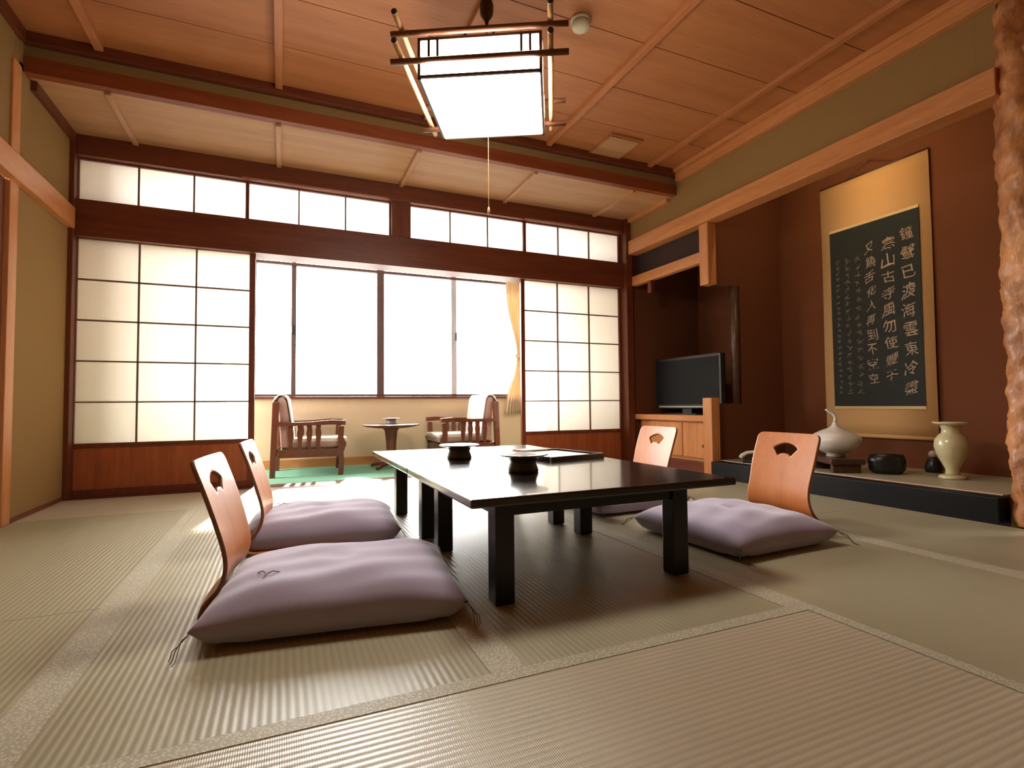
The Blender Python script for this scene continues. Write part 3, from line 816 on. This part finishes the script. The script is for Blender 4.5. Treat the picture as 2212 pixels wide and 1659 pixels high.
# ------------------------------------------------------------------ armchairs in the window bay
def armchair(label, loc, rz):
    """local: faces +x, back at x=0, length .60, width .55 centred on y"""
    t = thing('armchair', label, 'armchair', loc, math.radians(rz), 'wooden armchairs in the window bay')
    W = .275
    for s in (-1, 1):
        ya, yb = (s * W - .022, s * W + .022)
        bm = bmesh.new()
        box(bm, -.01, .045, ya, yb, 0, .645, bev=.004)
        for v in bm.verts:
            if v.co.z < .2: v.co.x -= (.2 - v.co.z) * .10 if v.co.x < .02 else -(.2 - v.co.z) * -.16
        obj('leg', bm, M['armw'], t)
        bm = bmesh.new()
        prof = [(.545, .0), (.555, .12), (.545, .20), (.560, .27), (.545, .33), (.55, .43)]
        n0 = None
        for (xm, z) in prof:
            wd = .022 if z < .15 else (.034 if .22 < z < .3 else .024)
            q = [bm.verts.new((xm - wd, ya, z)), bm.verts.new((xm + wd, ya, z)), bm.verts.new((xm + wd, yb, z)), bm.verts.new((xm - wd, yb, z))]
            if n0:
                for k in range(4): bm.faces.new((n0[k], n0[(k + 1) % 4], q[(k + 1) % 4], q[k]))
            else: bm.faces.new(q[::-1])
            n0 = q
        bm.faces.new(n0)
        obj('leg', bm, M['armw'], t)
        bm = bmesh.new()
        pts = [(.0, .438, .482), (.12, .440, .470), (.3, .442, .472), (.47, .446, .486), (.585, .440, .480)]
        n0 = None
        for (x, z0, z1) in pts:
            q = [bm.verts.new((x, s * W - .034, z0)), bm.verts.new((x, s * W + .034, z0)), bm.verts.new((x, s * W + .034, z1)), bm.verts.new((x, s * W - .034, z1))]
            if n0:
                for k in range(4): bm.faces.new((n0[k], n0[(k + 1) % 4], q[(k + 1) % 4], q[k]))
            else: bm.faces.new(q[::-1])
            n0 = q
        bm.faces.new(n0)
        obj('arm', bm, M['armw'], t)
        obj('side_rail', B((.04, .525, ya + .006, yb - .006, .165, .235), bev=.003), M['armw'], t)
        for k, xs in enumerate((.135, .210, .285, .360)):
            bm = bmesh.new()
            n0 = None
            for z, wd in ((.234, .018), (.28, .013), (.33, .021), (.375, .025), (.41, .018), (.442, .021)):
                q = [bm.verts.new((xs - wd, s * W - .008, z)), bm.verts.new((xs + wd, s * W - .008, z)), bm.verts.new((xs + wd, s * W + .008, z)), bm.verts.new((xs - wd, s * W + .008, z))]
                if n0:
                    for m_ in range(4): bm.faces.new((n0[m_], n0[(m_ + 1) % 4], q[(m_ + 1) % 4], q[m_]))
                else: bm.faces.new(q[::-1])
                n0 = q
            bm.faces.new(n0)
            obj('slat', bm, M['armw'], t)
    obj('front_rail', B((.53, .565, -W + .02, W - .02, .16, .225), bev=.003), M['armw'], t)
    obj('stretcher', B((.25, .29, -W + .01, W - .01, .170, .20), bev=.003), M['armw'], t)
    obj('back_rail', B((.0, .03, -W + .02, W - .02, .18, .24), bev=.003), M['armw'], t)
    obj('back_rail', B((.0, .03, -W + .02, W - .02, .585, .64), bev=.003), M['armw'], t)
    def soft(a, b, c, d, e, f, r, name, mat):
        bm = bmesh.new(); box(bm, a, b, c, d, e, f, bev=r)
        o = obj(name, bm, mat, t, True)
        s = o.modifiers.new('round', 'SUBSURF'); s.levels = 1; s.render_levels = 1
        return o
    soft(.09, .60, -W + .028, W - .028, .236, .325, .03, 'seat_cushion', M['armc'])
    soft(.13, .607, -W + .026, W - .026, .285, .332, .02, 'seat_cover', M['white'])
    # back cushion leaning, with a white cover folded over its top
    prof = [(.055, .25), (.15, .25), (.135, .40), (.115, .55), (.095, .66), (.075, .69), (.045, .69), (.028, .665), (.04, .5)]
    def slab(prof, y0, y1, name, mat, inflate=0):
        bm = bmesh.new()
        a = [bm.verts.new((x, y0, z)) for x, z in prof]; b = [bm.verts.new((x, y1, z)) for x, z in prof]
        bm.faces.new(a[::-1]); bm.faces.new(b)
        for k in range(len(prof)):
            bm.faces.new((a[k], a[(k + 1) % len(prof)], b[(k + 1) % len(prof)], b[k]))
        o = obj(name, bm, mat, t, False)
        bv = o.modifiers.new('soft', 'BEVEL'); bv.width = .012; bv.segments = 3
        return o
    slab(prof, -W + .03, W - .03, 'back_cushion', M['armc'])
    slab([(.158, .30), (.143, .42), (.124, .55), (.104, .668), (.080, .702), (.040, .702), (.012, .668), (-.012, .640), (-.014, .648), (.006, .690), (.036, .712), (.086, .712), (.114, .674), (.134, .552), (.152, .42), (.166, .30)], -W + .024, W - .024, 'back_cover', M['white'])
    return t
armchair('wooden armchair with pink seat left of the round side table', (-.052, 5.225, 0), -3)
armchair('wooden armchair with pink seat right of the round side table', (1.985, 5.215, 0), 180)

sd = thing('side_table', 'small round dark wood pedestal table between the two armchairs', 'side table', (.985, 5.25, 0))
bm = bmesh.new(); lathe(bm, [(.15, .388), (.24, .402), (.272, .414), (.275, .420), (.268, .424)], 48); obj('tabletop', bm, M['armw'], sd, True)
bm = bmesh.new(); lathe(bm, [(.048, .03), (.045, .10), (.050, .25), (.062, .36), (.085, .389)], 28); obj('column', bm, M['armw'], sd, True)
for a in (45, 135, 225, 315):
    bm = bmesh.new()
    tube(bm, [(0.02, 0, .06), (.12, 0, .045), (.23, 0, .016)], [.03, .024, .016], 10)
    for v in bm.verts: v.co.z = max(v.co.z, 0.001)
    bmesh.ops.transform(bm, matrix=Matrix.Rotation(math.radians(a), 4, 'Z'), verts=bm.verts[:])
    obj('foot', bm, M['armw'], sd, True)

# ------------------------------------------------------------------ pendant lamp
lm = thing('pendant_lamp', 'square paper pendant lamp with crossed wooden sticks hanging from the ceiling', 'lamp', (.873, 2.266, 1.995), math.radians(-28.1))
h = .258
obj('paper_shade', B((-h, h, -h, h, 0.006, .165)), M['lamp'], lm)
fr = []
for z in (.0, .162):
    fr += [(-h - .006, h + .006, -h - .006, -h + .004, z, z + .012), (-h - .006, h + .006, h - .004, h + .006, z, z + .012),
           (-h - .006, -h + .004, -h + .004, h - .004, z, z + .012), (h - .004, h + .006, -h + .004, h - .004, z, z + .012)]
for a in (-1, 1):
    for b in (-1, 1):
        fr.append((a * h - .006, a * h + .006, b * h - .006, b * h + .006, .0, .174))
for q in (-.215, -.178, .178, .215):
    for s in (-1, 1):
        fr.append((q - .0055, q + .0055, s * (h + .004) - .006, s * (h + .004) + .006, .068, .172))
        fr.append((s * (h + .004) - .006, s * (h + .004) + .006, q - .0055, q + .0055, .068, .172))
obj('shade_frame', B(*fr), M['lampfr'], lm)
obj('top_cover', B((-h + .004, h - .004, -h + .004, h - .004, .166, .172)), M['lampfr'], lm)
L = .375
for z in (.066, .186):
    for s in (-1, 1):
        so_ = .331 if s < 0 else .300
        bm = bmesh.new(); tube(bm, [(-L, s * (h + .020), z), (L, s * (h + .020), z)], .0125, 12); obj('stick', bm, M['bamdark'], lm, True)
        bm = bmesh.new(); tube(bm, [(s * so_, -L, z + .0235), (s * so_, L, z + .0235)], .0115, 12); obj('stick', bm, M['bamboo'], lm, True)
        for e in (-1, 1):
            bm = bmesh.new(); tube(bm, [(s * so_, e * (L - .001), z + .0235), (s * so_, e * (L + .004), z + .0235)], .0125, 12)
            o = obj('stick_end', bm, M['lampfr'], lm, True)
bm = bmesh.new(); tube(bm, [(0, 0, .17), (0, 0, .43)], .0035, 8); obj('cord', bm, M['white'], lm)
bm = bmesh.new(); lathe(bm, [(.006, .40), (.010, .425), (.030, .455), (.034, .50), (.022, .54), (.026, .58), (.024, .66), (.048, .690), (.048, .704)], 24); obj('ceiling_holder', bm, M['darkwood'], lm, True)
bm = bmesh.new(); tube(bm, [(.004, -.004, .006), (.004, -.004, -.47)], .0013, 6); obj('pull_cord', bm, M['bamboo'], lm)
bm = bmesh.new(); lathe(bm, [(.003, -.50), (.006, -.495), (.006, -.475), (.003, -.468)], 12, (.004, -.004, 0)); obj('pull_knob', bm, M['bamboo'], lm, True)
for q in (-.06, .06):
    bm = bmesh.new(); tube(bm, [(q, -h, .185), (q, h, .185)], .006, 8); obj('hanger_bar', bm, M['lampfr'], lm)

# ------------------------------------------------------------------ ceiling fittings
sdet = thing('smoke_detector', 'round ivory smoke detector on the ceiling right of the pendant lamp', 'smoke detector', (1.475, 2.405, ZC))
bm = bmesh.new(); lathe(bm, [(.056, 0), (.056, -.012), (.050, -.018)], 32); obj('base', bm, M['ivory'], sdet, True)
bm = bmesh.new(); lathe(bm, [(.048, -.018), (.052, -.03), (.046, -.05), (.02, -.058)], 32); obj('sensor_head', bm, M['ivory'], sdet, True)
ve = thing('ceiling_vent', 'square wooden ceiling panel with a dark slot before the cross beam', 'vent', (2.46, 3.515, ZC))
obj('panel', B((-.135, .135, -.15, .135, -.022, -.012), bev=.002), M['ceil2'], ve)
obj('frame', B((-.15, .15, -.175, -.160, -.018, 0), (-.15, .15, .138, .15, -.018, 0), (-.15, -.138, -.160, .138, -.018, 0), (.138, .15, -.160, .138, -.018, 0)), M['ceil'], ve)
obj('slot', B((-.138, .138, -.160, .138, -.006, 0)), M['dark'], ve)

# ------------------------------------------------------------------ camera
F_PX, YAW, PITCH, ROLL = 1139.217, math.radians(23.541), math.radians(2.2015), math.radians(-0.5042)
f = Vector((math.sin(YAW) * math.cos(PITCH), math.cos(YAW) * math.cos(PITCH), math.sin(PITCH)))
r = Vector((math.cos(YAW), -math.sin(YAW), 0)); u = r.cross(f)
r2 = r * math.cos(ROLL) + u * math.sin(ROLL); u2 = u * math.cos(ROLL) - r * math.sin(ROLL)
cd = bpy.data.cameras.new('camera'); cd.sensor_width = 36; cd.lens = 36 * F_PX / 2212; cd.clip_start = .02; cd.clip_end = 500
co = bpy.data.objects.new('camera', cd); COL.objects.link(co)
mt = Matrix((r2, u2, -f)).transposed().to_4x4(); mt.translation = Vector((0, 0, .61))
co.matrix_world = mt
SC.camera = co

# ------------------------------------------------------------------ light
wd = bpy.data.worlds.new('daylight'); SC.world = wd; wd.use_nodes = True
nt = wd.node_tree; bg = nt.nodes['Background']
geo = nt.nodes.new('ShaderNodeTexCoord'); sp = nt.nodes.new('ShaderNodeSeparateXYZ'); nt.links.new(geo.outputs['Generated'], sp.inputs[0])
rm = nt.nodes.new('ShaderNodeValToRGB')
rm.color_ramp.elements[0].position = 0.0; rm.color_ramp.elements[0].color = (.30, .28, .25, 1)
rm.color_ramp.elements[1].position = 0.06; rm.color_ramp.elements[1].color = (1, .985, .96, 1)
nt.links.new(sp.outputs[2], rm.inputs[0]); nt.links.new(rm.outputs[0], bg.inputs['Color'])
bg.inputs['Strength'].default_value = 7.0

sl = bpy.data.lights.new('sun', 'SUN'); sl.energy = 4.2; sl.angle = math.radians(2.0); sl.color = (1, .93, .80)
so = bpy.data.objects.new('sun', sl); COL.objects.link(so)
so.rotation_euler = Vector((.138, 1, .75)).to_track_quat('Z', 'Y').to_euler()
so.location = (3, 12, 9)
pl = bpy.data.lights.new('window daylight portal', 'AREA'); pl.shape = 'RECTANGLE'; pl.size = WX1 - WX0; pl.size_y = WZ1 - WZ0
pl.cycles.is_portal = True
po = bpy.data.objects.new('window daylight portal', pl); COL.objects.link(po)
po.location = ((WX0 + WX1) / 2, YW + .16, (WZ0 + WZ1) / 2); po.rotation_euler = (-PI / 2, 0, 0)

pl2 = bpy.data.lights.new('added side window portal', 'AREA'); pl2.shape = 'RECTANGLE'; pl2.size = .82; pl2.size_y = 2.18  # portal for the added side opening
pl2.cycles.is_portal = True
po2 = bpy.data.objects.new('added side window portal', pl2); COL.objects.link(po2)
po2.location = (XL - .11, 5.11, 1.39); po2.rotation_euler = (PI / 2, 0, -PI / 2)
SC.cycles.max_bounces = 12; SC.cycles.diffuse_bounces = 7; SC.cycles.glossy_bounces = 4; SC.cycles.transparent_max_bounces = 16; SC.cycles.transmission_bounces = 8
SC.cycles.sample_clamp_indirect = 10
SC.cycles.caustics_reflective = False; SC.cycles.caustics_refractive = False
vs = SC.view_settings
vs.view_transform = 'Standard'; vs.look = 'None'; vs.gamma = 1; vs.use_curve_mapping = False; vs.exposure = 1.82
